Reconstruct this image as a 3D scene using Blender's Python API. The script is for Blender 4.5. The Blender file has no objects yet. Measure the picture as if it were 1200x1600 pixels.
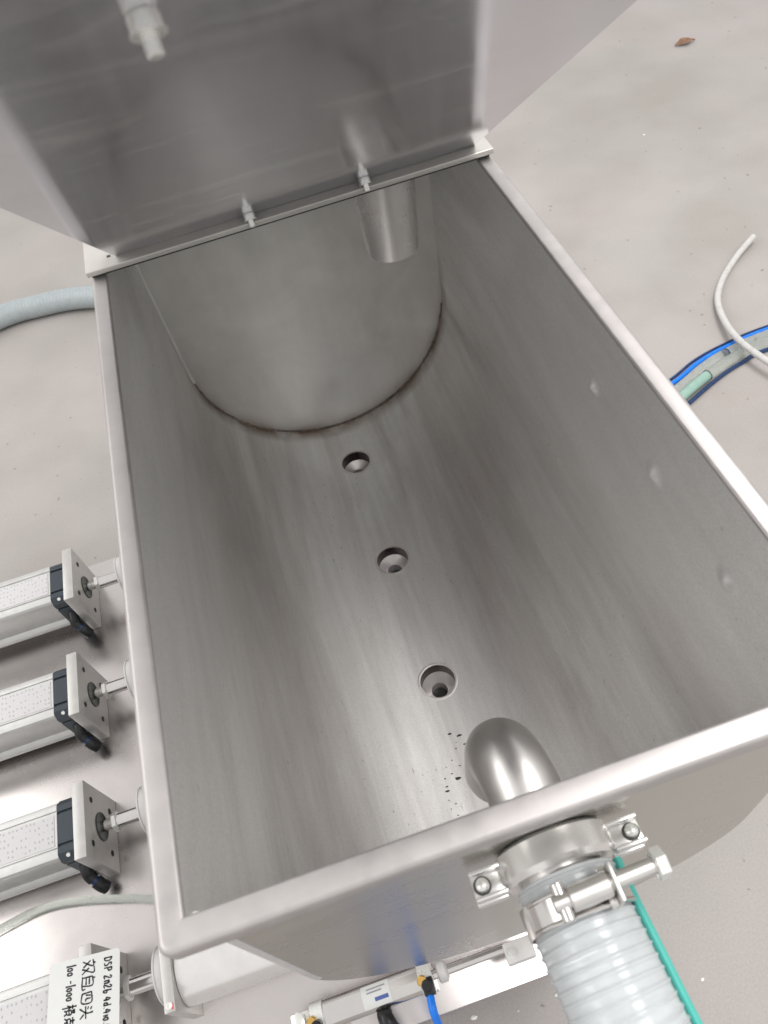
import bpy, bmesh, math, random
from mathutils import Vector, Matrix
random.seed(7)
R = math.radians
C = bpy.context.scene.collection
sc = bpy.context.scene
Z0 = 1.0                      # height of the hopper rim above the floor
# ------------------------------------------------------------------ camera
cam = bpy.data.cameras.new('camera')
cam.sensor_fit = 'HORIZONTAL'; cam.sensor_width = 36.0; cam.lens = 36.0 * 1188.996 / 1200
cam.clip_start = 0.01; cam.clip_end = 200
cam.dof.use_dof = True; cam.dof.focus_distance = 1.05; cam.dof.aperture_fstop = 13.0
co = bpy.data.objects.new('camera', cam); C.objects.link(co)
co.location = (0.1631, -0.1274, 0.4859 + Z0); co.rotation_euler = (0.6335, 0.1472, -0.2939)
sc.camera = co
# ------------------------------------------------------------------ world and lamps
w = bpy.data.worlds.new('World'); sc.world = w; w.use_nodes = True
bg = w.node_tree.nodes['Background']
bg.inputs[0].default_value = (1.0, 0.985, 0.97, 1); bg.inputs[1].default_value = 0.70
def lamp(name, loc, size, energy, rot=(0, 0, 0), col=(1, 0.98, 0.955)):
    l = bpy.data.lights.new(name, 'AREA'); l.shape = 'RECTANGLE'; l.size, l.size_y = size; l.energy = energy; l.color = col
    o = bpy.data.objects.new(name, l); C.objects.link(o); o.location = loc; o.rotation_euler = rot
lamp('ceiling_lamp', (-3.6, 1.6, 3.8), (1.4, 6.0), 75, (0, R(-28), 0))
lamp('ceiling_lamp', (1.75, 0.35, 3.8), (1.4, 3.4), 88)
sc.view_settings.view_transform = 'Standard'; sc.view_settings.look = 'None'
sc.view_settings.exposure = 0.4; sc.view_settings.gamma = 1.0
sc.cycles.max_bounces = 14; sc.cycles.glossy_bounces = 9; sc.cycles.transmission_bounces = 10; sc.cycles.diffuse_bounces = 4

# ------------------------------------------------------------------ materials
def newmat(name):
    m = bpy.data.materials.new(name); m.use_nodes = True
    return m, m.node_tree.nodes, m.node_tree.links, m.node_tree.nodes['Principled BSDF']
def ramp(ns, ls, src, stops):
    r = ns.new('ShaderNodeValToRGB'); el = r.color_ramp.elements
    el[0].position, el[0].color = stops[0][0], (*stops[0][1], 1)
    el[1].position, el[1].color = stops[1][0], (*stops[1][1], 1)
    for p, c in stops[2:]:
        e = el.new(p); e.color = (*c, 1)
    ls.new(src, r.inputs[0]); return r.outputs[0]
def noise(ns, ls, scale, sc3=(1, 1, 1), detail=4, rough=0.55, dist=0.0, loc=(0, 0, 0)):
    tc = ns.new('ShaderNodeTexCoord'); mp = ns.new('ShaderNodeMapping'); nz = ns.new('ShaderNodeTexNoise')
    mp.inputs['Scale'].default_value = sc3; mp.inputs['Location'].default_value = loc
    ls.new(tc.outputs['Object'], mp.inputs[0]); ls.new(mp.outputs[0], nz.inputs['Vector'])
    nz.inputs['Scale'].default_value = scale; nz.inputs['Detail'].default_value = detail
    nz.inputs['Roughness'].default_value = rough; nz.inputs['Distortion'].default_value = dist
    return nz.outputs[0]
def mixc(ns, ls, fac, a, b, mode='MIX'):
    m = ns.new('ShaderNodeMix'); m.data_type = 'RGBA'; m.blend_type = mode
    if isinstance(fac, (int, float)): m.inputs[0].default_value = fac
    else: ls.new(fac, m.inputs[0])
    for i, x in ((6, a), (7, b)):
        if isinstance(x, tuple): m.inputs[i].default_value = (*x, 1)
        else: ls.new(x, m.inputs[i])
    return m.outputs[2]
def mapr(ns, ls, src, a, b, c, d):
    m = ns.new('ShaderNodeMapRange'); ls.new(src, m.inputs[0])
    for i, x in enumerate((a, b, c, d)): m.inputs[i + 1].default_value = x
    return m.outputs[0]
def bump(ns, ls, src, strength, dist, bsdf):
    b = ns.new('ShaderNodeBump'); b.inputs['Strength'].default_value = strength; b.inputs['Distance'].default_value = dist
    ls.new(src, b.inputs['Height']); ls.new(b.outputs[0], bsdf.inputs['Normal'])
def plain(name, col, rough=0.5, metal=0.0, spec=0.5, trans=0.0, ior=1.45, var=0.06):
    m, ns, ls, b = newmat(name)
    n = noise(ns, ls, 60, detail=3)
    ls.new(ramp(ns, ls, n, [(0.3, tuple(c * (1 - var) for c in col)), (0.7, tuple(min(1, c * (1 + var)) for c in col))]), b.inputs['Base Color'])
    ls.new(mapr(ns, ls, n, 0.3, 0.7, max(0.02, rough - 0.05), rough + 0.05), b.inputs['Roughness'])
    b.inputs['Metallic'].default_value = metal; b.inputs['Specular IOR Level'].default_value = spec
    b.inputs['Transmission Weight'].default_value = trans; b.inputs['IOR'].default_value = ior
    return m
def steel(name, base=(0.62, 0.61, 0.59), r=(0.22, 0.34), stretch=(1, 1, 1), scale=40, var=0.08, smudge=0.12, fine=0.0, metal=1.0):
    m, ns, ls, b = newmat(name)
    st = noise(ns, ls, scale, stretch, 5, 0.6)
    sm = noise(ns, ls, 5.5, (1, 1, 1), 4, 0.6, 0.6)
    c1 = ramp(ns, ls, st, [(0.3, tuple(c * (1 - var) for c in base)), (0.72, tuple(min(1, c * (1 + var)) for c in base))])
    c2 = ramp(ns, ls, sm, [(0.35, (1 - smudge,) * 3), (0.65, (1, 1, 1))])
    ls.new(mixc(ns, ls, 1.0, c1, c2, 'MULTIPLY'), b.inputs['Base Color'])
    a = ns.new('ShaderNodeMath'); a.operation = 'ADD'; ls.new(st, a.inputs[0]); ls.new(sm, a.inputs[1])
    ls.new(mapr(ns, ls, a.outputs[0], 0.7, 1.3, r[0], r[1]), b.inputs['Roughness'])
    b.inputs['Metallic'].default_value = metal
    if fine: bump(ns, ls, st, fine, 0.0006, b)
    return m
M = {}
M['steel'] = steel('satin_steel', r=(0.16, 0.28))
M['polished'] = steel('polished_steel', (0.68, 0.66, 0.645), (0.12, 0.2), scale=30, var=0.04, smudge=0.05)
M['pipe'] = steel('satin_pipe_steel', (0.74, 0.72, 0.70), (0.32, 0.42), scale=30, var=0.05, smudge=0.14)
M['bright'] = steel('bright_pipe_steel', (0.86, 0.845, 0.83), (0.2, 0.3), scale=30, var=0.04, smudge=0.08, metal=0.7)
M['cover'] = steel('cover_steel', (0.56, 0.54, 0.51), (0.3, 0.42), scale=25, var=0.05, smudge=0.08, metal=0.4)
M['rim'] = steel('rim_steel', (0.54, 0.514, 0.506), (0.38, 0.52), scale=60, var=0.05, smudge=0.13, fine=0.12, metal=0.72)
M['table'] = steel('table_steel', (0.62, 0.585, 0.574), (0.22, 0.31), scale=12, var=0.025, smudge=0.03)
M['alu'] = plain('anodised_aluminium', (0.56, 0.56, 0.55), 0.36, 0.5)
M['aluplate'] = plain('machined_aluminium_plate', (0.52, 0.51, 0.495), 0.42, 0.5)
M['navy'] = plain('dark_blue_cast_metal', (0.040, 0.052, 0.064), 0.42, 0.2)
M['black'] = plain('black_plastic', (0.012, 0.012, 0.014), 0.35)
M['white'] = plain('white_plastic', (0.62, 0.61, 0.60), 0.4)
M['zinc'] = plain('zinc_plated_steel', (0.80, 0.80, 0.77), 0.28, 0.6)
M['brass'] = plain('brass', (0.70, 0.45, 0.14), 0.25, 1.0)
M['seal'] = plain('dark_rod_seal', (0.05, 0.062, 0.058), 0.35, 0.4)
M['paper'] = plain('white_card', (0.68, 0.69, 0.68), 0.7, var=0.015)
M['ink'] = plain('black_marker_ink', (0.03, 0.03, 0.035), 0.6)
M['greyink'] = plain('grey_print', (0.30, 0.30, 0.33), 0.6)
M['blueink'] = plain('blue_print', (0.08, 0.12, 0.35), 0.6)
M['redink'] = plain('red_print', (0.75, 0.10, 0.12), 0.6)
M['blue'] = plain('blue_polyurethane_tube', (0.008, 0.19, 0.78), 0.25)
M['deepblue'] = plain('dark_blue_tube', (0.012, 0.04, 0.12), 0.3)
M['teal'] = plain('teal_stripe', (0.07, 0.45, 0.39), 0.35)
M['hose'] = plain('cloudy_pvc_hose', (0.90, 0.935, 0.955), 0.10, trans=0.55, ior=1.38, var=0.04)
M['floorhose'] = plain('pale_blue_pvc_hose', (0.36, 0.40, 0.415), 0.3, trans=0.05)
M['clear'] = plain('clear_pvc_tube', (0.88, 0.92, 0.89), 0.10, trans=0.86, ior=1.15, var=0.0)
M['milky'] = plain('milky_white_tube', (0.62, 0.61, 0.595), 0.3, trans=0.15)
M['green'] = plain('pale_green_tube', (0.36, 0.55, 0.475), 0.2, trans=0.25)
M['dark'] = plain('bore_steel', (0.10, 0.10, 0.10), 0.4, 0.8)
M['residue_throat'] = plain('residue_and_throat_shade', (0.03, 0.031, 0.03), 0.35)
M['leaf'] = plain('dry_leaf', (0.23, 0.13, 0.08), 0.8, var=0.3)
M['chip'] = plain('white_chips', (0.85, 0.84, 0.80), 0.7)
M['weld'] = steel('weld_bead', (0.34, 0.29, 0.25), (0.3, 0.5), scale=120, var=0.5, smudge=0.5, metal=0.8)
M['dressed'] = steel('dressed_weld', (0.70, 0.71, 0.68), (0.3, 0.42), scale=60, var=0.1, metal=0.75)
M['bore'] = plain('shade_painted_bore_steel', (0.13, 0.105, 0.105), 0.3, 0.9)  # dark reflection inside the bore is put into this colour
M['ringtint'] = steel('ground_weld_ring', (0.80, 0.755, 0.735), (0.40, 0.50), scale=70, var=0.1, smudge=0.2, metal=0.84)
M['valve'] = steel('valve_seat_steel', (0.94, 0.90, 0.89), (0.25, 0.35), scale=60, var=0.03, smudge=0.04, metal=0.4)

def trough_mat():                      # satin sheet with mill streaks, heat tint and product stains
    m, ns, ls, b = newmat('trough_sheet_steel')
    st = noise(ns, ls, 24, (1, 0.10, 0.5), 8, 0.68, 0.5)          # streaks that run along the trough
    sm = noise(ns, ls, 4.2, (1, 0.45, 1), 5, 0.6, 0.8)
    sp = noise(ns, ls, 190, (1, 0.5, 1), 2, 0.6)
    base = ramp(ns, ls, st, [(0.30, (0.79, 0.785, 0.778)), (0.50, (0.868, 0.866, 0.858)), (0.70, (0.903, 0.902, 0.893))])
    sm2 = ramp(ns, ls, sm, [(0.34, (0.86, 0.84, 0.835)), (0.60, (1.0, 1.0, 0.995))])
    c = mixc(ns, ls, 1.0, base, sm2, 'MULTIPLY')
    pit = ramp(ns, ls, sp, [(0.255, (0.58, 0.54, 0.50)), (0.33, (1, 1, 1))])
    c = mixc(ns, ls, mapr(ns, ls, noise(ns, ls, 7, (1, 0.7, 1), 3, 0.6, 0, (4, 4, 2)), 0.46, 0.64, 0.05, 0.9), c, pit, 'MULTIPLY')
    lg = noise(ns, ls, 13, (1, 0.09, 0.55), 5, 0.62, 0.7, (1.3, 2.1, 0.4))
    tl = ns.new('ShaderNodeTexCoord'); sl = ns.new('ShaderNodeSeparateXYZ'); ls.new(tl.outputs['Object'], sl.inputs[0])
    wet = mapr(ns, ls, sl.outputs[2], 0.20, 0.42, 0.85, 0.10)        # product has only ever run down the curved part
    c = mixc(ns, ls, wet, c, ramp(ns, ls, lg, [(0.34, (0.80, 0.775, 0.76)), (0.52, (0.96, 0.955, 0.95)), (0.62, (1.0, 1.0, 1.0))]), 'MULTIPLY')
    sc = noise(ns, ls, 70, (1, 0.03, 0.35), 4, 0.6, 0.25, (5, 1, 2))
    c = mixc(ns, ls, wet, c, ramp(ns, ls, sc, [(0.36, (0.95, 0.95, 0.95)), (0.60, (1.03, 1.03, 1.03))]), 'MULTIPLY')
    gr = noise(ns, ls, 620, (1, 1, 1), 2, 0.6)
    c = mixc(ns, ls, 1.0, c, ramp(ns, ls, gr, [(0.3, (0.90, 0.90, 0.90)), (0.7, (1.06, 1.06, 1.06))]), 'MULTIPLY')
    # brown heat tint beside the far weld
    tc = ns.new('ShaderNodeTexCoord'); sx = ns.new('ShaderNodeSeparateXYZ'); ls.new(tc.outputs['Object'], sx.inputs[0])
    zz = mapr(ns, ls, sx.outputs[2], 0.15, 0.34, 1.0, 0.0)
    bd = mapr(ns, ls, sx.outputs[1], 0.420, 0.447, 0.0, 1.0); bm_ = ns.new('ShaderNodeMath'); bm_.operation = 'MULTIPLY'; ls.new(zz, bm_.inputs[0]); ls.new(bd, bm_.inputs[1]); band = bm_.outputs[0]
    nn = noise(ns, ls, 22, (1, 1, 1), 4, 0.6)
    mul = ns.new('ShaderNodeMath'); mul.operation = 'MULTIPLY'; ls.new(band, mul.inputs[0]); ls.new(mapr(ns, ls, nn, 0.32, 0.6, 0.25, 1.0), mul.inputs[1])
    c = mixc(ns, ls, mul.outputs[0], c, (0.24, 0.17, 0.125))
    ls.new(c, b.inputs['Base Color'])
    b.inputs['Metallic'].default_value = 0.84
    a = ns.new('ShaderNodeMath'); a.operation = 'ADD'; ls.new(st, a.inputs[0]); ls.new(sm, a.inputs[1])
    ls.new(mapr(ns, ls, a.outputs[0], 0.72, 1.28, 0.60, 0.46), b.inputs['Roughness'])
    bump(ns, ls, st, 0.10, 0.0008, b)
    return m
M['trough'] = trough_mat()
M['endwall'] = steel('end_wall_sheet_steel', (0.85, 0.85, 0.835), (0.34, 0.46), (1, 1, 0.25), scale=22, var=0.06, smudge=0.16, metal=0.8)
M['outer'] = steel('outer_sheet_steel', (0.57, 0.57, 0.53), (0.25, 0.33), (0.3, 1, 1), scale=20, var=0.04, smudge=0.08)

def lid_mat():                         # mirror sheet with a milky wiped film, wipe marks and rub spots
    m, ns, ls, b = newmat('wiped_mirror_steel')
    sm = noise(ns, ls, 3.6, (1, 1, 1), 5, 0.62, 1.2)
    wp = noise(ns, ls, 9, (0.35, 1.6, 1.6), 5, 0.62, 1.6, (2, 5, 1))
    gr = noise(ns, ls, 700, (1, 1, 1), 2, 0.6)
    base = ramp(ns, ls, sm, [(0.32, (0.54, 0.535, 0.58)), (0.62, (0.60, 0.595, 0.635))])
    base = mixc(ns, ls, 1.0, base, ramp(ns, ls, gr, [(0.3, (0.93, 0.93, 0.93)), (0.7, (1.05, 1.05, 1.05))]), 'MULTIPLY')
    film = mapr(ns, ls, wp, 0.52, 0.76, 0.0, 1.0)
    ls.new(mixc(ns, ls, film, base, (0.66, 0.66, 0.66)), b.inputs['Base Color'])
    ls.new(mapr(ns, ls, film, 0, 1, 0.80, 0.60), b.inputs['Metallic'])
    ls.new(mapr(ns, ls, sm, 0.3, 0.7, 0.10, 0.165), b.inputs['Roughness'])
    return m
M['lid'] = lid_mat()

def floor_mat():
    m, ns, ls, b = newmat('worn_concrete_floor')
    big = noise(ns, ls, 1.5, (1, 1, 1), 3, 0.5, 0.1)
    mid = noise(ns, ls, 3.4, (1, 1, 1), 4, 0.5, 0.1, (3, 1, 0))
    fine = noise(ns, ls, 260, (1, 1, 1), 3, 0.6)
    spk = noise(ns, ls, 46, (1, 1, 1), 2, 0.5, 0, (7, 2, 0))
    c = ramp(ns, ls, big, [(0.28, (0.348, 0.330, 0.310)), (0.45, (0.382, 0.361, 0.348)), (0.60, (0.404, 0.370, 0.360)), (0.75, (0.406, 0.391, 0.377))])
    c = mixc(ns, ls, 1.0, c, ramp(ns, ls, mid, [(0.34, (0.89, 0.88, 0.86)), (0.60, (1, 1, 1))]), 'MULTIPLY')
    c = mixc(ns, ls, 1.0, c, ramp(ns, ls, fine, [(0.3, (0.90, 0.90, 0.895)), (0.7, (1.05, 1.05, 1.05))]), 'MULTIPLY')
    c = mixc(ns, ls, 1.0, c, ramp(ns, ls, spk, [(0.235, (0.60, 0.54, 0.48)), (0.285, (1, 1, 1))]), 'MULTIPLY')
    ls.new(c, b.inputs['Base Color'])
    ls.new(mapr(ns, ls, mid, 0.3, 0.7, 0.42, 0.62), b.inputs['Roughness'])
    b.inputs['Specular IOR Level'].default_value = 0.35
    bump(ns, ls, fine, 0.08, 0.001, b)
    return m
M['floor'] = floor_mat()

def scale_mat():                       # printed label: two rows of small grey marks
    m, ns, ls, b = newmat('printed_label_strip')
    tc = ns.new('ShaderNodeTexCoord'); mp = ns.new('ShaderNodeMapping'); mp.inputs['Scale'].default_value = (150, 105, 1)
    ls.new(tc.outputs['Object'], mp.inputs[0])
    v = ns.new('ShaderNodeTexVoronoi'); v.inputs['Scale'].default_value = 1.0; v.inputs['Randomness'].default_value = 0.35; ls.new(mp.outputs[0], v.inputs['Vector'])
    ls.new(ramp(ns, ls, v.outputs['Distance'], [(0.17, (0.38, 0.37, 0.38)), (0.22, (0.56, 0.55, 0.56))]), b.inputs['Base Color'])
    b.inputs['Roughness'].default_value = 0.45
    return m
M['scale'] = scale_mat()

# ------------------------------------------------------------------ mesh helpers (coordinates: hopper frame, z = 0 at the rim top)
class MB:
    def __init__(s): s.bm = bmesh.new()
    def poly(s, pts, faces):
        v = [s.bm.verts.new(p) for p in pts]
        for f in faces: s.bm.faces.new([v[i] for i in f])
        return v
    def box(s, x0, x1, y0, y1, z0, z1, bev=0.0, seg=2):
        p = [(x, y, z) for x in (x0, x1) for y in (y0, y1) for z in (z0, z1)]
        v = s.poly(p, [(0, 1, 3, 2), (4, 6, 7, 5), (0, 4, 5, 1), (2, 3, 7, 6), (0, 2, 6, 4), (1, 5, 7, 3)])
        if bev:
            es = {e for q in v for e in q.link_edges}
            bmesh.ops.bevel(s.bm, geom=list(es), offset=bev, segments=seg, profile=0.5, affect='EDGES')
        return s
    def rings(s, rings, closed=True, cap0=True, cap1=True):
        vs = [[s.bm.verts.new(p) for p in r] for r in rings]; n = len(vs[0])
        for a, b in zip(vs, vs[1:]):
            for i in range(n if closed else n - 1):
                j = (i + 1) % n; s.bm.faces.new((a[i], a[j], b[j], b[i]))
        if cap0: s.bm.faces.new(vs[0][::-1])
        if cap1: s.bm.faces.new(vs[-1])
        return vs
    def lathe(s, prof, p0, axis, seg=32, cap0=True, cap1=True, ph=0.0):   # prof: (distance along axis, radius)
        ax = Vector(axis).normalized(); h = Vector((0, 0, 1)) if abs(ax.z) < 0.9 else Vector((1, 0, 0))
        e1 = ax.cross(h).normalized(); e2 = ax.cross(e1); p0 = Vector(p0)
        rs = []
        for t, r in prof:
            rs.append([p0 + ax * t + (e1 * math.cos(ph + 2 * math.pi * i / seg) + e2 * math.sin(ph + 2 * math.pi * i / seg)) * r for i in range(seg)])
        s.rings(rs, True, cap0, cap1); return s
    def cyl(s, p0, p1, r, seg=24, bev=0.0):
        d = Vector(p1) - Vector(p0); L = d.length
        prof = [(0, r), (L, r)] if not bev else [(0, r - bev), (bev, r), (L - bev, r), (L, r - bev)]
        return s.lathe(prof, p0, d, seg)
    def hexn(s, p0, p1, r, ph=0.0):
        d = Vector(p1) - Vector(p0); L = d.length; b = r * 0.12
        return s.lathe([(0, r - b), (b * 0.6, r), (L - b * 0.6, r), (L, r - b)], p0, d, 6, ph=ph)
    def tube(s, pts, r, seg=16, cap=True, rad=None):
        pts = [Vector(p) for p in pts]; n = len(pts); rs = []; up = None
        for i, p in enumerate(pts):
            t = (pts[min(i + 1, n - 1)] - pts[max(i - 1, 0)]).normalized()
            if up is None:
                up = Vector((0, 0, 1)) if abs(t.z) < 0.9 else Vector((0, 1, 0))
            e1 = t.cross(up).normalized(); up = e1.cross(t).normalized()
            rr = rad[i] if rad else r
            rs.append([p + (e1 * math.cos(2 * math.pi * k / seg) + up * math.sin(2 * math.pi * k / seg)) * rr for k in range(seg)])
        s.rings(rs, True, cap, cap); return s
    def prism(s, poly, axis, a, b):     # 2-D outline pushed along x, y or z
        def P(q, t): return (t, q[0], q[1]) if axis == 'x' else ((q[0], t, q[1]) if axis == 'y' else (q[0], q[1], t))
        s.rings([[P(q, a) for q in poly], [P(q, b) for q in poly]]); return s
    def link(s, name, mat, parent=None, loc=None, angle=35, flat=False):
        me = bpy.data.meshes.new(name)
        bmesh.ops.recalc_face_normals(s.bm, faces=s.bm.faces)
        off = Vector(parent['_base']) if parent else Vector(loc)
        bmesh.ops.translate(s.bm, vec=-off, verts=s.bm.verts)
        s.bm.to_mesh(me); s.bm.free()
        me.materials.append(M[mat])
        if not flat:
            me.shade_smooth(); me.set_sharp_from_angle(angle=R(angle))
        o = bpy.data.objects.new(name, me); C.objects.link(o)
        o['_base'] = tuple(off)
        if parent: o.parent = parent
        else: o.location = off + Vector((0, 0, Z0))
        return o
def thing(name, label, cat, loc, group=None):
    o = bpy.data.objects.new(name, None); C.objects.link(o); o.empty_display_size = 0.05
    o.location = Vector(loc) + Vector((0, 0, Z0)); o['_base'] = tuple(loc)
    return tag(o, label, cat, group)
def tag(o, label, cat, group=None):
    o['label'] = label; o['category'] = cat
    if group: o['group'] = group
    return o
def copy_tree(o, parent=None):
    c = o.copy(); C.objects.link(c)
    if parent: c.parent = parent
    for ch in [k for k in o.children]: copy_tree(ch, c)
    return c
def smooth_path(pts, n=8):
    pts = [Vector(p) for p in pts]; out = []
    P = [pts[0] * 2 - pts[1]] + pts + [pts[-1] * 2 - pts[-2]]
    for i in range(1, len(P) - 2):
        a, b, c, d = P[i - 1:i + 3]
        for k in range(n):
            t = k / n
            out.append(0.5 * ((2 * b) + (c - a) * t + (2 * a - 5 * b + 4 * c - d) * t * t + (3 * b - a - 3 * c + d) * t ** 3))
    out.append(pts[-1]); return out
def boolean_cut(o, cutters):
    for c in cutters:
        m = o.modifiers.new('cut', 'BOOLEAN'); m.operation = 'DIFFERENCE'; m.object = c; m.solver = 'EXACT'
    dg = bpy.context.evaluated_depsgraph_get()
    me = bpy.data.meshes.new_from_object(o.evaluated_get(dg))
    o.modifiers.clear(); old = o.data; o.data = me; me.name = old.name
    bpy.data.meshes.remove(old)
    for c in cutters: bpy.data.objects.remove(c)
    o.data.shade_smooth(); o.data.set_sharp_from_angle(angle=R(35))

# ------------------------------------------------------------------ the setting
m = MB(); m.box(-9, 11, -7, 14, -1.06, -1.0)
fl = m.link('floor', 'floor', None, (0, 0, -1.0), flat=True); fl['kind'] = 'structure'

W, L, LF, D0, D = 0.45, 0.6896, 0.9034, 0.3389, 0.5702
HY = (0.798, 0.569, 0.340, 0.111)          # the four outlets along the trough
AX = -0.6695                              # height of the cylinder axes

# ------------------------------------------------------------------ hopper
hop = thing('steel_hopper', 'open stainless steel hopper with deep U shaped trough and raised hinged lid', 'hopper', (W / 2, LF / 2, -0.57))
def uline(off=0.0, n=56, top=-0.004):
    p = [(-off, z) for z in [top + (-D0 - top) * i / 6 for i in range(6)]]
    for i in range(n + 1):
        a = math.pi + math.pi * i / n
        p.append((W / 2 + (W / 2 + off) * math.cos(a), -D0 + (D - D0 + off) * math.sin(a)))
    p += [(W + off, z) for z in [-D0 + (top + D0) * i / 6 for i in range(1, 7)]]
    return p
inn, out = uline(0), uline(0.0025)
m = MB(); m.prism(inn + out[::-1], 'y', 0.0, LF)
trough = m.link('trough', 'trough', hop)
cut = []
for y in HY:
    c = MB(); c.lathe([(0, 0.0258), (0.05, 0.0258)], (W / 2, y, -0.60), (0, 0, 1), 40)
    cut.append(c.link('cutter', 'steel', hop))
bpy.context.view_layer.update()
boolean_cut(trough, cut)
m = MB(); m.prism(uline(0.0024, 40), 'y', -0.0025, 0.0); fw = m.link('front_wall', 'outer', hop)
m = MB(); m.prism(uline(0.0024, 40), 'y', LF, LF + 0.0025); m.link('back_wall', 'endwall', hop)
# weld beads along the two end seams
for name, y in (('weld_seam', LF - 0.0008), ('weld_seam', 0.0008)):
    allp = [(x, y, z) for x, z in uline(-0.0004, 110, -0.02)]
    low = [p for p in allp if p[2] < -0.36]; i0 = allp.index(low[0]); i1 = allp.index(low[-1])
    m = MB(); m.tube(low, 0.0016, 8, rad=[0.0023 * (0.7 + 0.5 * random.random()) for _ in low]); m.link(name, 'weld', hop)
    for part in (allp[:i0 + 1],):
        m = MB(); m.tube(part, 0.0048, 12); m.link('dressed_seam', 'endwall', hop)
# rim: folded edge swept round the opening
def ring(off, z):
    p = []
    for cx, cy, a0 in ((W, LF, 0), (0, LF, 90), (0, 0, 180), (W, 0, 270)):
        for k in range(7):
            a = R(a0 + 90 * k / 6); rc = off * 0.45; sx = 1 if cx > 0 else -1; sy = 1 if cy > 0 else -1
            p.append((cx + sx * (off - rc) + rc * math.cos(a), cy + sy * (off - rc) + rc * math.sin(a), z))
    return p
prof = [(0.0, -0.016), (0.0, -0.0022), (0.0007, -0.0007), (0.0022, 0.0)]
for k in range(0, 7):
    a = R(90 - 90 * k / 6); prof.append((0.0140 + 0.0045 * math.cos(a), -0.0045 + 0.0045 * math.sin(a)))
prof += [(0.0185, -0.0165), (0.0172, -0.018), (0.002, -0.018)]
m = MB(); rs = [ring(max(o, 0.00005), z) for o, z in prof]
m.rings(rs + [rs[0]], True, False, False); bmesh.ops.remove_doubles(m.bm, verts=m.bm.verts, dist=1e-6)
m.link('rim', 'rim', hop, angle=50)
# fixed rear cover
m = MB(); m.box(-0.0195, W + 0.0180, 0.679, LF + 0.012, 0.0056, 0.0122, 0.0012, 3); m.link('rear_cover', 'cover', hop)
m = MB(); m.box(-0.0160, W + 0.0150, 0.686, LF + 0.008, 0.0004, 0.0054); m.link('cover_gasket', 'seal', hop)
# outlets in the floor: bore, cone and throat
for y in HY:
    m = MB(); zb = -0.5729
    m.lathe([(0.0, 0.0254), (-0.020, 0.0252), (-0.0202, 0.0305), (0.0, 0.0305), (0.0, 0.0254)], (W / 2, y, zb), (0, 0, 1), 40, False, False)
    st = m.link('valve_seat', 'bore', hop, angle=28)
    m = MB(); m.lathe([(-0.0204, 0.0252), (-0.032, 0.0123), (-0.052, 0.0120), (-0.052, 0.0305), (-0.0204, 0.0305), (-0.0204, 0.0252)], (W / 2, y, zb), (0, 0, 1), 40, False, False)
    m.link('seat_cone', 'valve', st, angle=28)
    m = MB(); rr_ = []
    for rr, dz in ((0.0259, 0.0001), (0.0272, 0.0004), (0.0288, 0.0003), (0.0300, 0.0)):
        row = []
        for k in range(48):
            a = 2 * math.pi * k / 48; x = W / 2 + rr * math.cos(a); ux = (x - W / 2) / (W / 2)
            row.append((x, y + rr * math.sin(a), -D0 - (D - D0) * math.sqrt(1 - ux * ux) + dz))
        rr_.append(row)
    m.rings(rr_, True, False, False); m.link('polished_ring', 'ringtint', st, angle=60)
    m = MB(); m.lathe([(0, 0.0117), (0.002, 0.0117)], (W / 2, y, zb - 0.051), (0, 0, 1), 24); m.link('throat_shade_disc', 'residue_throat', st)  # black disc stands in for the unlit depth of the throat
# discoloured ring of polish round each outlet is part of the collar
# inlet elbow at the front wall, return elbow at the back wall
def elbow(path, r, name, mat, wall, rads=None):
    m = MB(); pts = smooth_path(path, 6) if wall else path
    n = len(pts); seg = 36
    m.tube(pts, r, seg, cap=False, rad=rads)
    o = m.link(name, mat, hop, angle=60)
    sol = o.modifiers.new('wall', 'SOLIDIFY'); sol.thickness = 0.0018; sol.offset = -1
    es = o.modifiers.new('edges', 'EDGE_SPLIT'); es.split_angle = R(45)
    return o
PX, PZ, PR = 0.233, -0.131, 0.0296
path = [(PX, -0.034 + 0.008 * i, PZ) for i in range(7)] + [(PX - 0.001, 0.024, PZ + 0.001)]
for i in range(0, 13):
    a = R(90 * i / 12); path.append((PX - 0.001 - 0.004 * i / 12, 0.036 + 0.044 * math.sin(a), PZ + 0.002 - 0.044 + 0.044 * math.cos(a)))
path += [(PX - 0.0052 - 0.0006 * i, 0.080, PZ - 0.042 - 0.012 * i) for i in range(1, 4)]
elbow(path, PR, 'inlet_elbow', 'pipe', False)
QX, QY = 0.3575, 0.80
path = [(QX, QY, -0.0004 - 0.0156 * i) for i in range(11)]
elbow(path, 0.036, 'return_pipe', 'bright', False, [0.0460 - 0.00085 * i for i in range(11)])
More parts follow.
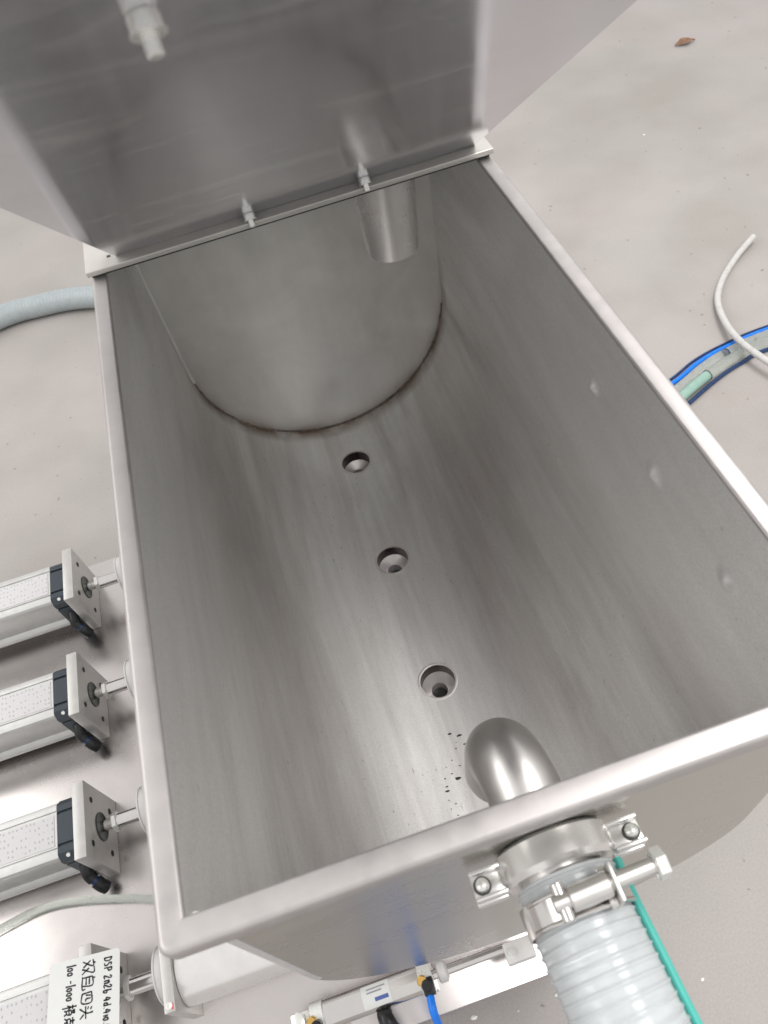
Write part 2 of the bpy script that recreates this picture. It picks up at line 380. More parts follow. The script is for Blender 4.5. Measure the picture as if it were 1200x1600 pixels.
# spot marks on the right wall
for y, z, r in ((0.370, -0.0855, 0.014), (0.248, -0.0872, 0.017), (0.126, -0.090, 0.017)):
    m = MB(); m.lathe([(0.0046 * math.exp(-(q / 0.42) ** 2) + 0.0002 - 0.0004 * q, r * 1.15 * q) for q in (1.0, 0.85, 0.72, 0.6, 0.5, 0.4, 0.3, 0.2, 0.1, 0.02)], (W, y, z), (-1, 0, 0), 24); m.link('spot_mark', 'trough', hop, angle=70)
m = MB()
for x, y, r in ((0.2145, 0.2584, .0022), (0.2265, 0.2521, .0029), (0.2287, 0.2379, .0016), (0.2158, 0.2359, .0012), (0.2126, 0.2118, .0013), (0.1985, 0.2045, .0013),
                (0.2045, 0.1963, .0036), (0.1874, 0.2006, .0014), (0.1850, 0.1839, .0023), (0.186, 0.190, .0015), (0.19, 0.165, .0012), (0.183, 0.172, .001), (0.205, 0.222, .001),
                (0.194, 0.215, .0009), (0.219, 0.244, .0009), (0.182, 0.16, .0009), (0.188, 0.15, .0011), (0.178, 0.142, .0008)):
    u = (x - W / 2) / (W / 2); z = -D0 - (D - D0) * math.sqrt(1 - u * u); nrm = Vector((-u, 0, math.sqrt(1 - u * u)))
    pts = []
    for k in range(8):
        a = 2 * math.pi * k / 8; rr = r * (0.75 + 0.5 * random.random())
        pts.append((x + rr * 1.25 * math.cos(a), y + rr * 0.6 * math.sin(a)))
    vs = []
    for px, py in pts:
        uu = (px - W / 2) / (W / 2); vs.append(m.bm.verts.new((px, py, -D0 - (D - D0) * math.sqrt(1 - uu * uu) + 0.0004)))
    m.bm.faces.new(vs); c = m.bm.verts.new(Vector((x, y, z)) + nrm * (r * 0.35 + 0.0004))
    for k in range(8): m.bm.faces.new((vs[k], vs[(k + 1) % 8], c))
sp = m.link('residue_specks', 'residue_throat', hop); sp['kind'] = 'stuff'
# lid: flat mirror sheet, opened about 37 degrees over the rear half
p0 = Vector((0.225, 0.6952, 0.0127)); ex = Vector((0.999995, 0.00037, 0.0032)); u = Vector((-0.00164, -0.79506, 0.60652)); nn = Vector((0.00277, -0.60653, -0.79506))
def LP(x, s, t): return p0 + ex * x + u * s + nn * t
def lidbox(m, x0, x1, s0, s1, t0, t1):
    p = [LP(x, s, t) for x in (x0, x1) for s in (s0, s1) for t in (t0, t1)]
    m.poly(p, [(0, 1, 3, 2), (4, 6, 7, 5), (0, 4, 5, 1), (2, 3, 7, 6), (0, 2, 6, 4), (1, 5, 7, 3)])
m = MB(); lidbox(m, -0.2077, 0.2262, 0.0, 0.69, -0.002, 0.0)
for x in (-0.2077, 0.2242): lidbox(m, x + (0.0002 if x < 0 else -0.0002), x + 0.0018, 0.001, 0.69, -0.020, -0.0021)
lidbox(m, -0.2055, 0.2240, 0.688, 0.6898, -0.020, -0.0021)
lid = m.link('lid', 'lid', hop, angle=30)
for x, s in ((-0.0500, 0.0145), (0.0872, 0.0145), (-0.0712, 0.606)):
    st = MB(); st.cyl(LP(x, s, 0.0), LP(x, s, 0.0155), 0.0036, 20, 0.0006); b = st.link('lid_bolt', 'zinc', lid)
    st = MB(); st.lathe([(0.0001, 0.0064), (0.0012, 0.0068), (0.0064, 0.0068), (0.0068, 0.0076), (0.0076, 0.0076), (0.0078, 0.004)], LP(x, s, 0), nn, 24); st.link('flange_nut', 'zinc', b)
m = MB(); m.box(0.024, 0.345, 0.6968, 0.6990, 0.0123, 0.0205); m.link('gap_light_blocker', 'seal', hop)  # added dark strip that blocks light through the gap under the lid
m = MB(); m.box(0.346, 0.452, 0.6968, 0.6990, 0.0130, 0.0210); m.link('gap_light_blocker', 'seal', hop)  # second added light blocker, raised to leave a thin bright slit
m = MB(); m.cyl(LP(-0.222, -0.006, 0.0005), LP(-0.209, -0.006, 0.0005), 0.0042, 16, 0.0006)
h = m.link('lid_hinge', 'steel', hop)
m = MB(); m.cyl(LP(-0.218, -0.006, 0.0005), LP(-0.214, -0.006, 0.0005), 0.0050, 16); m.link('hinge_knuckle', 'dark', h)

# ------------------------------------------------------------------ work table under the hopper
tab = thing('work_table', 'low stainless steel table top with the cylinders and the hopper standing on it', 'table', (-0.35, 0.42, -1.0))
m = MB(); m.box(-1.05, 0.315, -0.040, 0.895, -0.7312, -0.7280, 0.0008, 2); m.link('table_top', 'table', tab)
m = MB(); m.box(-1.05, 0.315, -0.0400, -0.0375, -0.775, -0.7318); m.link('apron', 'table', tab)
m = MB(); m.box(-1.05, 0.315, 0.8925, 0.895, -0.775, -0.7318); m.link('apron', 'table', tab)
for x in (-0.98, 0.245):
    for y in (0.0, 0.83):
        m = MB(); m.box(x, x + 0.04, y, y + 0.04, -1.0, -0.7318, 0.003); m.link('leg', 'steel', tab)

# ------------------------------------------------------------------ four pneumatic cylinders with their piston pumps
def air_cylinder(y):
    t = thing('air_cylinder', '', 'air cylinder', (-0.45, y, -0.728))
    # extruded body with scalloped sides (outline in y,z about the axis)
    h = 0.0455; half = [(0.0, h), (0.026, h), (0.0265, h - 0.002), (0.0285, h - 0.002), (0.029, h), (0.036, h), (0.0405, h - 0.002), (0.0425, h - 0.006), (0.0425, 0.034), (0.0405, 0.0315), (0.0345, 0.027), (0.0320, 0.018), (0.0315, 0.0)]
    right = half + [(a, -b) for a, b in half[-2::-1]]
    full = right + [(-a, b) for a, b in right[-2:0:-1]]
    m = MB(); m.prism([(y + a, AX + b) for a, b in full], 'x', -0.85, -0.382); m.link('body', 'alu', t, angle=25)
    m = MB(); m.box(-0.84, -0.386, y - 0.0235, y + 0.0235, AX + h + 0.0001, AX + h + 0.0008); m.link('printed_label', 'scale', t, flat=True)
    # end cap in three stepped bands
    m = MB()
    top = [(0.036, 0.046), (0.0265, 0.046), (0.0262, 0.0425), (0.0222, 0.0425), (0.0219, 0.046), (-0.0219, 0.046), (-0.0222, 0.0425), (-0.0262, 0.0425), (-0.0265, 0.046), (-0.036, 0.046)]
    cap = [(0.046, 0.036)] + top + [(-0.046, 0.036), (-0.046, 0.024), (-0.0425, 0.0235), (-0.0425, 0.0195), (-0.046, 0.019), (-0.046, -0.036)] + [(a_, -b_) for a_, b_ in top[::-1]] + [(0.046, -0.036)]
    m.prism([(y + a, AX + b) for a, b in cap], 'x', -0.3815, -0.3525)
    ec = m.link('end_cap', 'navy', t, angle=20)
    bmv = MB(); bmv.cyl((-0.367, y - 0.0395, AX + 0.0425), (-0.367, y - 0.0415, AX + 0.0445), 0.003, 12); bmv.link('cap_screw', 'zinc', ec)
    # square flange
    m = MB(); m.box(-0.3524, -0.3340, y - 0.0575, y + 0.0575, AX - 0.0583, AX + 0.0575, 0.0012); pl = m.link('flange_plate', 'aluplate', t)
    for a in (-1, 1):
        for b in (-1, 1):
            s = MB(); s.lathe([(0, 0.0048), (0.0006, 0.0048), (0.0008, 0.0038), (-0.001, 0.003)], (-0.334, y + a * 0.033, AX + b * 0.033), (1, 0, 0), 14); s.link('flange_screw', 'seal', pl)
    s = MB(); s.lathe([(0, 0.022), (0.0012, 0.022), (0.0015, 0.0205), (0.0006, 0.019)], (-0.3338, y, AX), (1, 0, 0), 32); s.link('rod_seal', 'seal', pl)
    rod = MB(); rod.cyl((-0.3336, y, AX), (-0.314, y, AX), 0.0085, 20); rod.cyl((-0.3075, y, AX), (-0.262, y, AX), 0.0112, 24, 0.001); rd = rod.link('piston_rod', 'polished', t)
    s = MB(); s.hexn((-0.3145, y, AX), (-0.3065, y, AX), 0.0155, R(12)); s.link('rod_nut', 'zinc', rd)
    # push-in elbow on the near side of the cap
    f = MB(); f.tube(smooth_path([(-0.366, y - 0.040, AX - 0.006), (-0.366, y - 0.052, AX - 0.012), (-0.366, y - 0.058, AX - 0.018), (-0.362, y - 0.064, AX - 0.024)], 5), 0.0095, 16)
    ft = f.link('air_fitting', 'black', t)
    f = MB(); f.cyl((-0.3625, y - 0.0635, AX - 0.0235), (-0.3585, y - 0.0680, AX - 0.0275), 0.0072, 16); f.link('release_ring', 'deepblue', ft)
    f = MB(); f.tube(smooth_path([(-0.359, y - 0.0675, AX - 0.027), (-0.354, y - 0.0735, AX - 0.0330), (-0.350, y - 0.0765, AX - 0.041)], 5), 0.0100, 16); f.link('elbow_end', 'black', ft)
    f = MB(); f.hexn((-0.366, y - 0.036, AX - 0.004), (-0.366, y - 0.0415, AX - 0.0068), 0.0108); f.link('hex_collar', 'zinc', ft)
    return t
def pump(y):
    t = thing('piston_pump', '', 'pump', (-0.02, y, -0.728)); z = -0.668
    m = MB(); m.cyl((-0.2325, y - 0.004, z - 0.004), (0.262, y - 0.004, z - 0.004), 0.0440, 56, 0.001); m.link('pump_barrel', 'bright', t)
    m = MB(); m.lathe([(0, 0.0345), (0.0012, 0.0370), (0.003, 0.0370), (0.004, 0.0355), (0.0165, 0.0350)], (-0.2645, y, z), (1, 0, 0), 48, True, False); m.link('flange_disc', 'white', t)
    m = MB(); m.box(-0.2478, -0.2330, y - 0.054, y + 0.050, z - 0.0597, z + 0.047, 0.001); cl = m.link('mount_plate', 'aluplate', t)
    m = MB(); m.lathe([(0, 0.0044), (0.0008, 0.0044), (0.001, 0.0030), (0.0004, 0.0015)], (-0.2405, y - 0.046, z + 0.0470), (0, 0, 1), 16); m.link('plate_screw', 'zinc', cl)
    for x in (-0.18, 0.18):
        m = MB(); m.box(x - 0.012, x + 0.012, y - 0.035, y + 0.035, -0.7278, -0.705, 0.002); m.link('saddle', 'steel', t)
    m = MB(); m.cyl((W / 2, y, -0.640), (W / 2, y, -0.6252), 0.0308, 32); m.link('inlet_neck', 'steel', t)
    return t
first_c, first_p = air_cylinder(HY[0]), pump(HY[0])
cl_lab = ['farthest white air cylinder, its square flange highest on the left edge of the photo',
          'white air cylinder second from the far end, between two bare cylinders',
          'white air cylinder just beyond the one that carries the handwritten card',
          'nearest white air cylinder, with a handwritten card lying on its flange']
pp_lab = ['farthest steel piston pump with a white end disc, beside the farthest air cylinder',
          'steel piston pump on the rod of the second air cylinder from the far end',
          'steel piston pump on the rod of the air cylinder beyond the card',
          'nearest steel piston pump, its polished barrel and clamp showing under the front rim corner']
for i, y in enumerate(HY):
    for first, labs, g in ((first_c, cl_lab, 'air cylinders in a row beside the hopper'), (first_p, pp_lab, 'piston pumps under the hopper')):
        o = first if i == 0 else copy_tree(first)
        o.location.y = y; o['label'] = labs[i]; o['group'] = g
        if i == 3:
            near = o
            if first is first_p:
                cb = [c for c in o.children if c.name.startswith('mount_plate')][0]
                r_ = MB(); r_.box(-0.2378, -0.2352, HY[0] - 0.0510, HY[0] - 0.0440, -0.62095, -0.6205)
                mk = r_.link('red_mark', 'redink', first_p); mk.parent = cb

# ------------------------------------------------------------------ tri-clamp on the inlet pipe
CX, CZ = PX + 0.002, PZ
clp = thing('pipe_clamp', 'two bolt stainless clamp on the inlet pipe just below the front rim', 'pipe clamp', (CX, -0.022, CZ - 0.045))
m = MB(); m.lathe([(0, 0.0302), (0.0, 0.0400), (0.003, 0.0442), (0.020, 0.0442), (0.024, 0.0405), (0.024, 0.0302), (0, 0.0302)], (CX, -0.0035, CZ), (0, -1, 0), 56, False, False)
m.link('clamp_ring', 'bright', clp, angle=28)
for sgn in (-1, 1):
    a, b = (CX + sgn * 0.0415, CX + sgn * 0.0655); x0, x1 = min(a, b), max(a, b)
    for dz in (1, -1):
        m = MB(); z1 = CZ + dz * 0.0035; z2 = CZ + dz * 0.0075
        m.box(x0, x1, -0.0290, -0.0085, min(z1, z2), max(z1, z2), 0.0008)
        for yy in (-0.0290, -0.0115): m.box(x0, x1, yy, yy + 0.003, min(z2, z2 + dz * 0.008), max(z2, z2 + dz * 0.008), 0.0009)
        m.link('clamp_lug', 'bright', clp)
    xb = CX + sgn * 0.058
    m = MB(); m.lathe([(0, 0.0066), (0.0004, 0.0066)], (xb, -0.0187, CZ + 0.0076), (0, 0, 1), 20); m.link('hole_shade_disc', 'dark', clp)  # flat dark disc painted in for the shade of a bolt hole
    m = MB()
    m.lathe([(0, 0.0048), (0.002, 0.0052), (0.005, 0.0047), (0.0066, 0.0028), (0.0071, 0.0008)], (xb, -0.0187, CZ + 0.0077), (0, 0, 1), 20)
    m.cyl((xb, -0.0187, CZ - 0.02), (xb, -0.0187, CZ + 0.0076), 0.003, 14); m.hexn((xb, -0.0187, CZ - 0.015), (xb, -0.0187, CZ - 0.0078), 0.006)
    m.link('clamp_bolt', 'zinc', clp)

# ------------------------------------------------------------------ ribbed suction hose
HX = PX + 0.003
hp = smooth_path([(HX, -0.031, PZ), (HX, -0.06, PZ), (HX + 0.001, -0.09, PZ + 0.0), (HX + 0.003, -0.13, PZ - 0.003), (HX + 0.008, -0.18, PZ - 0.018), (HX + 0.016, -0.25, PZ - 0.075),
                  (HX + 0.03, -0.33, PZ - 0.21), (HX + 0.05, -0.40, PZ - 0.42), (HX + 0.08, -0.47, PZ - 0.66), (HX + 0.14, -0.56, PZ - 0.80), (HX + 0.3, -0.75, -0.9605), (HX + 0.7, -1.1, -0.9605)], 40)
# resample evenly
def resample(pts, step):
    out = [pts[0].copy()]; acc = 0
    for a, b in zip(pts, pts[1:]):
        d = (b - a).length; t = step - acc
        while t <= d:
            out.append(a + (b - a) * (t / d)); t += step
        acc = (acc + d) % step
    return out
hp = resample(hp, 0.00095)
rad = []
for i in range(len(hp)):
    ph = (i % 8) / 8.0
    rad.append(0.0365 + (0.0014 * math.exp(-((ph - 0.5) / 0.14) ** 2)))
hose = thing('suction_hose', 'cloudy ribbed suction hose with teal side stripe clamped to the front pipe', 'hose', (HX, -0.031, PZ))
m = MB(); m.tube(hp, 0.036, 40, cap=False, rad=rad); hb = m.link('hose_wall', 'hose', hose, angle=180)
so = hb.modifiers.new('wall', 'SOLIDIFY'); so.thickness = 0.003; so.offset = -1
m = MB(); m.lathe([(0, 0.0300), (0.004, 0.0322), (0.022, 0.0312), (0.023, 0.0322), (0.046, 0.0312), (0.047, 0.029)], (HX, -0.0285, PZ), (0, -1, 0), 40, False, False); m.link('hose_tail', 'pipe', hose)
m = MB(); sp_ = []
for i in range(len(hp)):
    t = (hp[min(i + 1, len(hp) - 1)] - hp[max(i - 1, 0)]).normalized(); side = t.cross(Vector((0, 0, 1))).normalized(); up = side.cross(t)
    sp_.append(hp[i] - side * 0.0400 * math.cos(R(5)) + up * 0.0395 * math.sin(R(5)))
if sp_[10].x < HX: sp_ = [2 * h - s for h, s in zip(hp, sp_)]
m.tube(sp_[::6], 0.0032, 10); m.link('teal_stripe', 'teal', hose)
# T-bolt hose clamp
yb = -0.052
band = thing('hose_clamp', 'bolted band clamp with long hex bolt tightening the ribbed hose', 'hose clamp', (HX, yb, PZ - 0.04))
m = MB(); m.lathe([(0, 0.0384), (0, 0.0402), (0.020, 0.0402), (0.020, 0.0384), (0, 0.0384)], (HX, yb + 0.010, PZ), (0, -1, 0), 56, False, False); m.link('band', 'polished', band, angle=30)
for yy in (yb + 0.0085, yb - 0.0085):
    m = MB(); pts = [(HX + 0.0412 * math.cos(R(a)), yy, PZ + 0.0412 * math.sin(R(a))) for a in range(28, 153, 5)]; m.tube(pts, 0.0014, 8); m.link('edge_wire', 'polished', band)
zb = PZ + 0.0500
m = MB(); m.cyl((HX - 0.020, yb, zb), (HX + 0.056, yb + 0.002, zb), 0.0056, 20, 0.0005); bo = m.link('tee_bolt', 'pipe', band)
m = MB(); m.hexn((HX + 0.052, yb + 0.002, zb), (HX + 0.0605, yb + 0.0022, zb), 0.0105, R(20)); m.link('bolt_head', 'zinc', bo)
m = MB(); m.cyl((HX - 0.009, yb, zb), (HX + 0.020, yb + 0.001, zb), 0.0082, 24, 0.001); m.link('spacer_sleeve', 'pipe', bo)
m = MB(); m.box(HX + 0.0215, HX + 0.0245, yb - 0.0125, yb + 0.0125, zb - 0.019, zb + 0.0085, 0.0008); m.link('trunnion_plate', 'pipe', band)
for yy in (-0.0095, 0.0095):
    m = MB(); m.cyl((HX + 0.0155, yb + yy, zb - 0.0065), (HX + 0.0212, yb + yy, zb - 0.0065), 0.0042, 14, 0.0006); m.link('trunnion_pin', 'polished', band)
m = MB(); m.cyl((HX - 0.0135, yb - 0.012, zb - 0.001), (HX - 0.0135, yb + 0.012, zb - 0.001), 0.0048, 18, 0.0006); m.link('tee_bar', 'polished', band)
m = MB(); m.tube([(HX - 0.024, yb - 0.009, zb - 0.014), (HX - 0.012, yb - 0.0095, zb - 0.0092), (HX + 0.004, yb - 0.0095, zb - 0.0078), (HX + 0.020, yb - 0.0095, zb - 0.0085)], 0.0016, 8); m.link('bridge_wire', 'polished', band)

# ------------------------------------------------------------------ small air actuator in front of the nearest pump
ay, az = 0.0, -0.668
act = thing('small_actuator', 'slim round air actuator with blue tube lying under the hopper front', 'actuator', (0.02, ay, -0.728))
m = MB(); m.cyl((-0.056, ay, az), (0.072, ay, az), 0.0172, 32); m.link('barrel', 'polished', act)
m = MB()
pts = []
for xa in (-0.004, 0.033):
    pts.append([(xa, ay + 0.01745 * math.sin(R(a)), az + 0.01745 * math.cos(R(a))) for a in range(-48, 49, 8)])
m.rings(pts, False, False, False); nl = m.link('name_label', 'paper', act)
def patch(x0, x1, a0, a1, mat, nm):
    q = MB(); q.rings([[(x, ay + 0.01765 * math.sin(R(a)), az + 0.01765 * math.cos(R(a))) for a in range(a0, a1 + 1, 3)] for x in (x0, x1)], False, False, False); q.link(nm, mat, nl)
patch(0.003, 0.023, 10, 16, 'greyink', 'printed_line'); patch(0.003, 0.028, 24, 30, 'greyink', 'printed_line'); patch(0.012, 0.030, -24, -9, 'blueink', 'printed_mark')
for x0, x1, mt in ((-0.074, -0.056, 'zinc'), (0.072, 0.090, 'zinc')):
    m = MB(); m.lathe([(0, 0.0178), (0.001, 0.0192), (0.017, 0.0192), (0.018, 0.0178)], (x0, ay, az), (1, 0, 0), 28); m.link('end_block', mt, act)
m = MB(); m.box(0.0745, 0.0895, ay - 0.0225, ay - 0.002, az + 0.0075, az + 0.0245, 0.002); m.link('sensor_block', 'black', act)
m = MB(); m.box(-0.0745, -0.0600, ay - 0.0225, ay - 0.004, az + 0.002, az + 0.0235, 0.003); m.link('sensor_block', 'black', act)
for x in (-0.066, 0.081):
    m = MB(); m.cyl((x, ay - 0.008, az + 0.011), (x, ay - 0.012, az + 0.029), 0.0070, 18, 0.001); f = m.link('air_fitting', 'black', act)
    m = MB(); m.cyl((x - 0.005, ay - 0.002, az + 0.012), (x - 0.005, ay - 0.005, az + 0.0265), 0.0062, 18, 0.001); m.link('brass_collar', 'brass', f)
m = MB(); m.box(-0.100, -0.0742, ay - 0.012, ay + 0.012, az - 0.013, az + 0.013, 0.003); m.link('tail_block', 'zinc', act)
m = MB(); m.hexn((-0.088, ay + 0.002, az + 0.013), (-0.088, ay + 0.002, az + 0.024), 0.0095); m.link('tail_nut', 'zinc', act)
m = MB(); m.cyl((0.0902, ay, az), (0.190, ay, az), 0.006, 18); m.link('rod', 'polished', act)
m = MB(); m.lathe([(0, 0.010), (0.002, 0.0128), (0.011, 0.0128), (0.014, 0.008)], (0.0965, ay, az), (1, 0, 0), 20); m.link('gland_nut', 'white', act)
m = MB(); m.box(0.1875, 0.226, ay - 0.021, ay + 0.004, az - 0.014, az - 0.004, 0.002); m.box(0.1875, 0.226, ay - 0.021, ay + 0.004, az + 0.004, az + 0.014, 0.002); m.box(0.203, 0.226, ay - 0.0205, ay + 0.0035, az - 0.006, az + 0.006, 0.001)
m.link('clevis', 'white', act)
m = MB(); m.cyl((0.196, ay - 0.008, az - 0.02), (0.196, ay - 0.008, az + 0.020), 0.0045, 16, 0.0008); m.link('clevis_pin', 'zinc', act)
m = MB(); m.box(-0.06, -0.035, ay - 0.014, ay + 0.014, -0.7278, az - 0.0145, 0.002); m.link('foot', 'steel', act)
m = MB(); m.box(0.072, 0.09, ay - 0.014, ay + 0.014, -0.7278, az - 0.0165, 0.002); m.link('foot', 'steel', act)
m = MB(); m.tube(smooth_path([(0.081, -0.0200, az + 0.016), (0.0805, -0.028, az + 0.021), (0.0795, -0.043, az + 0.018), (0.081, -0.066, az - 0.03), (0.084, -0.085, az - 0.13), (0.095, -0.11, -0.92), (0.13, -0.20, -0.9945), (0.3, -0.45, -0.9945)], 8), 0.0052, 14)
tag(m.link('blue_air_tube', 'blue', None, (0.081, -0.0105, az + 0.021)), 'bright blue air tube hanging from the right end of the small actuator', 'air tube')
sock = thing('black_tube_plug', 'black plug with blue tube end in front of the small actuator', 'air tube', (0.0185, -0.030, -0.728))
m = MB(); m.tube(smooth_path([(0.0165, -0.0210, az - 0.008), (0.0175, -0.0275, az + 0.0), (0.0205, -0.036, az - 0.002), (0.0255, -0.047, az - 0.014)], 5), 0.0105, 16); m.link('plug_sleeve', 'black', sock)
m = MB(); m.tube(smooth_path([(0.021, -0.036, az + 0.0035), (0.0235, -0.0425, az + 0.001), (0.0275, -0.052, az - 0.010), (0.033, -0.07, az - 0.06), (0.045, -0.10, -0.9), (0.05, -0.16, -0.9945), (-0.1, -0.4, -0.9945)], 6), 0.0062, 12); m.link('tube_end', 'blue', sock)

# ------------------------------------------------------------------ handwritten card on the nearest cylinder
c0 = Vector((-0.390, 0.1586, 0)); cu = Vector((0.0953, -0.0085, 0)).normalized(); cv = Vector((cu.y, -cu.x, 0))   # cu: towards the hopper, cv: towards the viewer (reading direction)
if cv.y > 0: cv = -cv
zc = -0.6112; cw, chh = 0.0958, 0.128
card = thing('handwritten_card', 'white card with black handwriting lying on the nearest air cylinder', 'card', (c0.x + 0.048, c0.y - 0.06, zc))
def CP(a, b, z): q = c0 + cu * a + cv * b; return (q.x, q.y, z)
out2 = []
for cxx, cyy, a0 in ((cw - 0.004, 0.004, -90), (cw - 0.004, chh - 0.004, 0), (0.004, chh - 0.004, 90), (0.004, 0.004, 180)):
    for k in range(5):
        a = R(a0 + 90 * k / 4); out2.append((cxx + 0.004 * math.cos(a), cyy + 0.004 * math.sin(a)))
m = MB(); m.rings([[CP(a, b, zc) for a, b in out2], [CP(a, b, zc + 0.0009) for a, b in out2]]); m.link('card_sheet', 'paper', card)
# stroke letters: (x to the right of the reading direction, y up), unit height 1
G = {'D': [[(.1, 0), (.1, 1)], [(.05, 1), (.45, .85), (.6, .5), (.45, .12), (0, 0)]], 'S': [[(.5, .85), (.2, .95), (.1, .7), (.45, .4), (.4, .1), (.05, .05)]],
     'P': [[(.1, 0), (.15, 1)], [(.1, 1), (.5, .95), (.55, .6), (.15, .45)]], '-': [[(.1, .45), (.5, .5)]], '2': [[(.05, .75), (.3, 1), (.45, .75), (.05, .05), (.55, .1)]],
     'n': [[(.05, .7), (.1, 0)], [(.1, .5), (.3, .72), (.42, .5), (.42, 0)]], '0': [[(.25, .65), (.05, .45), (.1, .1), (.3, .02), (.42, .3), (.35, .6), (.22, .65)]],
     '1': [[(.15, 1.15), (.12, -.15)]], '4': [[(.3, .9), (.05, .35), (.55, .4)], [(.42, .75), (.4, 0)]], '.': [[(.1, .05), (.16, .12)]],
     'd': [[(.4, .45), (.15, .5), (.08, .1), (.4, .1)], [(.42, 1), (.42, 0)]], 'b': [[(.1, 1), (.1, 0), (.4, .1), (.4, .4), (.1, .4)]], 'i': [[(.1, .6), (.12, 0)]],
     'H1': [[(0, .9), (.5, .9), (.05, .1)], [(.05, .7), (.5, .15)], [(.55, 1), (1, .95), (.6, .05)], [(.6, .6), (1.0, .05)], [(.3, 1.1), (.2, .9)]],
     'H2': [[(.2, 1.1), (.15, .95)], [(.05, .9), (.05, .1)], [(.05, .9), (.7, .9), (.65, .1)], [(.1, .65), (.6, .65)], [(.1, .4), (.6, .4)], [(-.05, .1), (.85, .1), (.9, .35)]],
     'H3': [[(.05, .85), (.1, .1)], [(.05, .85), (.8, .85), (.75, .1), (.1, .12)], [(.3, .8), (.22, .4)], [(.5, .8), (.5, .45), (.68, .4)]],
     'H4': [[(.1, .9), (.3, .8)], [(.05, .65), (.25, .58)], [(.0, .42), (.9, .45)], [(.5, 1), (.5, .5), (.1, -.05)], [(.55, .3), (.85, 0)]],
     'H5': [[(.0, .8), (.5, .82)], [(.25, 1.25), (.25, -.35)], [(.25, .6), (.0, .2)], [(.25, .6), (.5, .35)], [(.55, .95), (1.1, 1.0)], [(.7, 1.1), (.72, .75)], [(.95, 1.12), (.92, .75)], [(.6, .65), (1.1, .68), (1.05, .2), (.62, .2), (.6, .65)], [(.62, .42), (1.05, .44)], [(.7, .15), (.55, -.1)], [(.95, .15), (1.15, -.1)]],
     'H6': [[(.1, .85), (.9, .9)], [(.5, 1.1), (.5, .6)], [(.25, .6), (.8, .62), (.75, .3), (.25, .3), (.25, .6)], [(.4, .3), (.1, -.05)], [(.6, .3), (.62, .0), (1, .08)]]}
def write(tokens, a0, b0, hgt, wd, name, tilt=0.0, gaps=None):
    m = MB(); b = b0; th = 0.0009
    for k in tokens:
        if k == ' ': b += hgt * 0.35; continue
        big = k.startswith('H'); hh = hgt * (1.15 if big else 1.0)
        wmax = max(p[0] for s in G[k] for p in s)
        for s in G[k]:
            pts = [Vector(CP(a0 + (py - 0.5) * hh + tilt * (b - b0), b + px * hh * wd, zc + 0.00125)) for px, py in s]
            fine = smooth_path(pts, 5) if len(pts) > 2 else [pts[0].lerp(pts[1], t / 4) for t in range(5)]
            l, r_ = [], []
            for i, p in enumerate(fine):
                t = (fine[min(i + 1, len(fine) - 1)] - fine[max(0, i - 1)]).normalized(); sd = Vector((-t.y, t.x, 0)) * th * (0.75 + 0.5 * random.random())
                l.append(m.bm.verts.new(p + sd)); r_.append(m.bm.verts.new(p - sd))
            for i in range(len(fine) - 1): m.bm.faces.new((l[i], l[i + 1], r_[i + 1], r_[i]))
        b += (wmax + 0.22) * hh * wd
    m.link(name, 'ink', card, flat=True)
write(['D', 'S', 'P', ' ', '2', 'n', '2', 'b', ' ', '4', 'd', '.', '4', 'i', '0', '.', '4'], 0.0800, 0.008, 0.0105, 0.72, 'handwriting')
write(['H1', 'H2', 'H3', 'H4'], 0.0525, 0.006, 0.0150, 0.90, 'handwriting')
write(['1', '0', '0', ' ', '-', '1', '0', '0', '0', ' ', 'H5', 'H6'], 0.0300, 0.007, 0.0105, 0.78, 'handwriting')

# ------------------------------------------------------------------ tubes and hoses
m = MB(); m.tube(smooth_path([(-0.95, 0.20, -0.722), (-0.62, 0.243, -0.7215), (-0.5161, 0.2621, -0.7210), (-0.4565, 0.269, -0.7210), (-0.3968, 0.2605, -0.7210), (-0.3184, 0.2383, -0.7210), (-0.2799, 0.2247, -0.7210), (-0.16, 0.19, -0.7210), (0.0, 0.225, -0.721)], 8), 0.0062, 14)
tag(m.link('clear_table_tube', 'clear', None, (-0.28, 0.2247, -0.728)), 'thin clear tube bowed across the table top between the two nearest cylinders', 'tube')
hz = -1.0 + 0.0365
hp2 = resample(smooth_path([(-1.5, 1.95, hz), (-1.05, 2.13, hz), (-0.7129, 2.235, hz), (-0.5582, 2.238, hz), (-0.3935, 2.20, hz), (-0.1, 2.05, hz), (0.2, 1.75, hz), (0.3, 1.3, hz)], 20), 0.004)
m = MB(); m.tube(hp2, 0.036, 28, rad=[0.0355 + 0.0013 * (i % 3 == 0) for i in range(len(hp2))])
tag(m.link('floor_hose', 'floorhose', None, (-0.56, 2.238, -1.0), angle=180), 'pale blue grey hose lying on the floor left of the far rim corner', 'hose')
z = -0.994
m = MB(); m.tube(smooth_path([(1.5775, 1.5088, z + .012), (1.496, 1.4597, z + .004), (1.4095, 1.3899, z), (1.3474, 1.3123, z + .006), (1.3110, 1.220, z + .016), (1.295, 1.1270, z + .028), (1.309, 1.025, z + .034), (1.36, 0.90, z + .02), (1.42, 0.72, z)], 8), 0.0088, 16)
tag(m.link('white_tube', 'milky', None, (1.4095, 1.3899, -1.0)), 'milky white tube curling over the floor with one cut end free', 'tube')
rt = lambda pts, dz: [(x, y, -1.0 + dz) for x, y in pts]
m = MB(); m.tube(smooth_path(rt([(0.75, 0.95), (0.95, 1.045), (1.0997, 1.0899), (1.1806, 1.1244), (1.2659, 1.1449), (1.4046, 1.1595), (1.7, 1.15)], 0.0065), 8), 0.0062, 14)
tag(m.link('blue_floor_tube', 'blue', None, (1.18, 1.124, -1.0)), 'bright blue floor tube right of the hopper, above the clear hoses', 'tube')
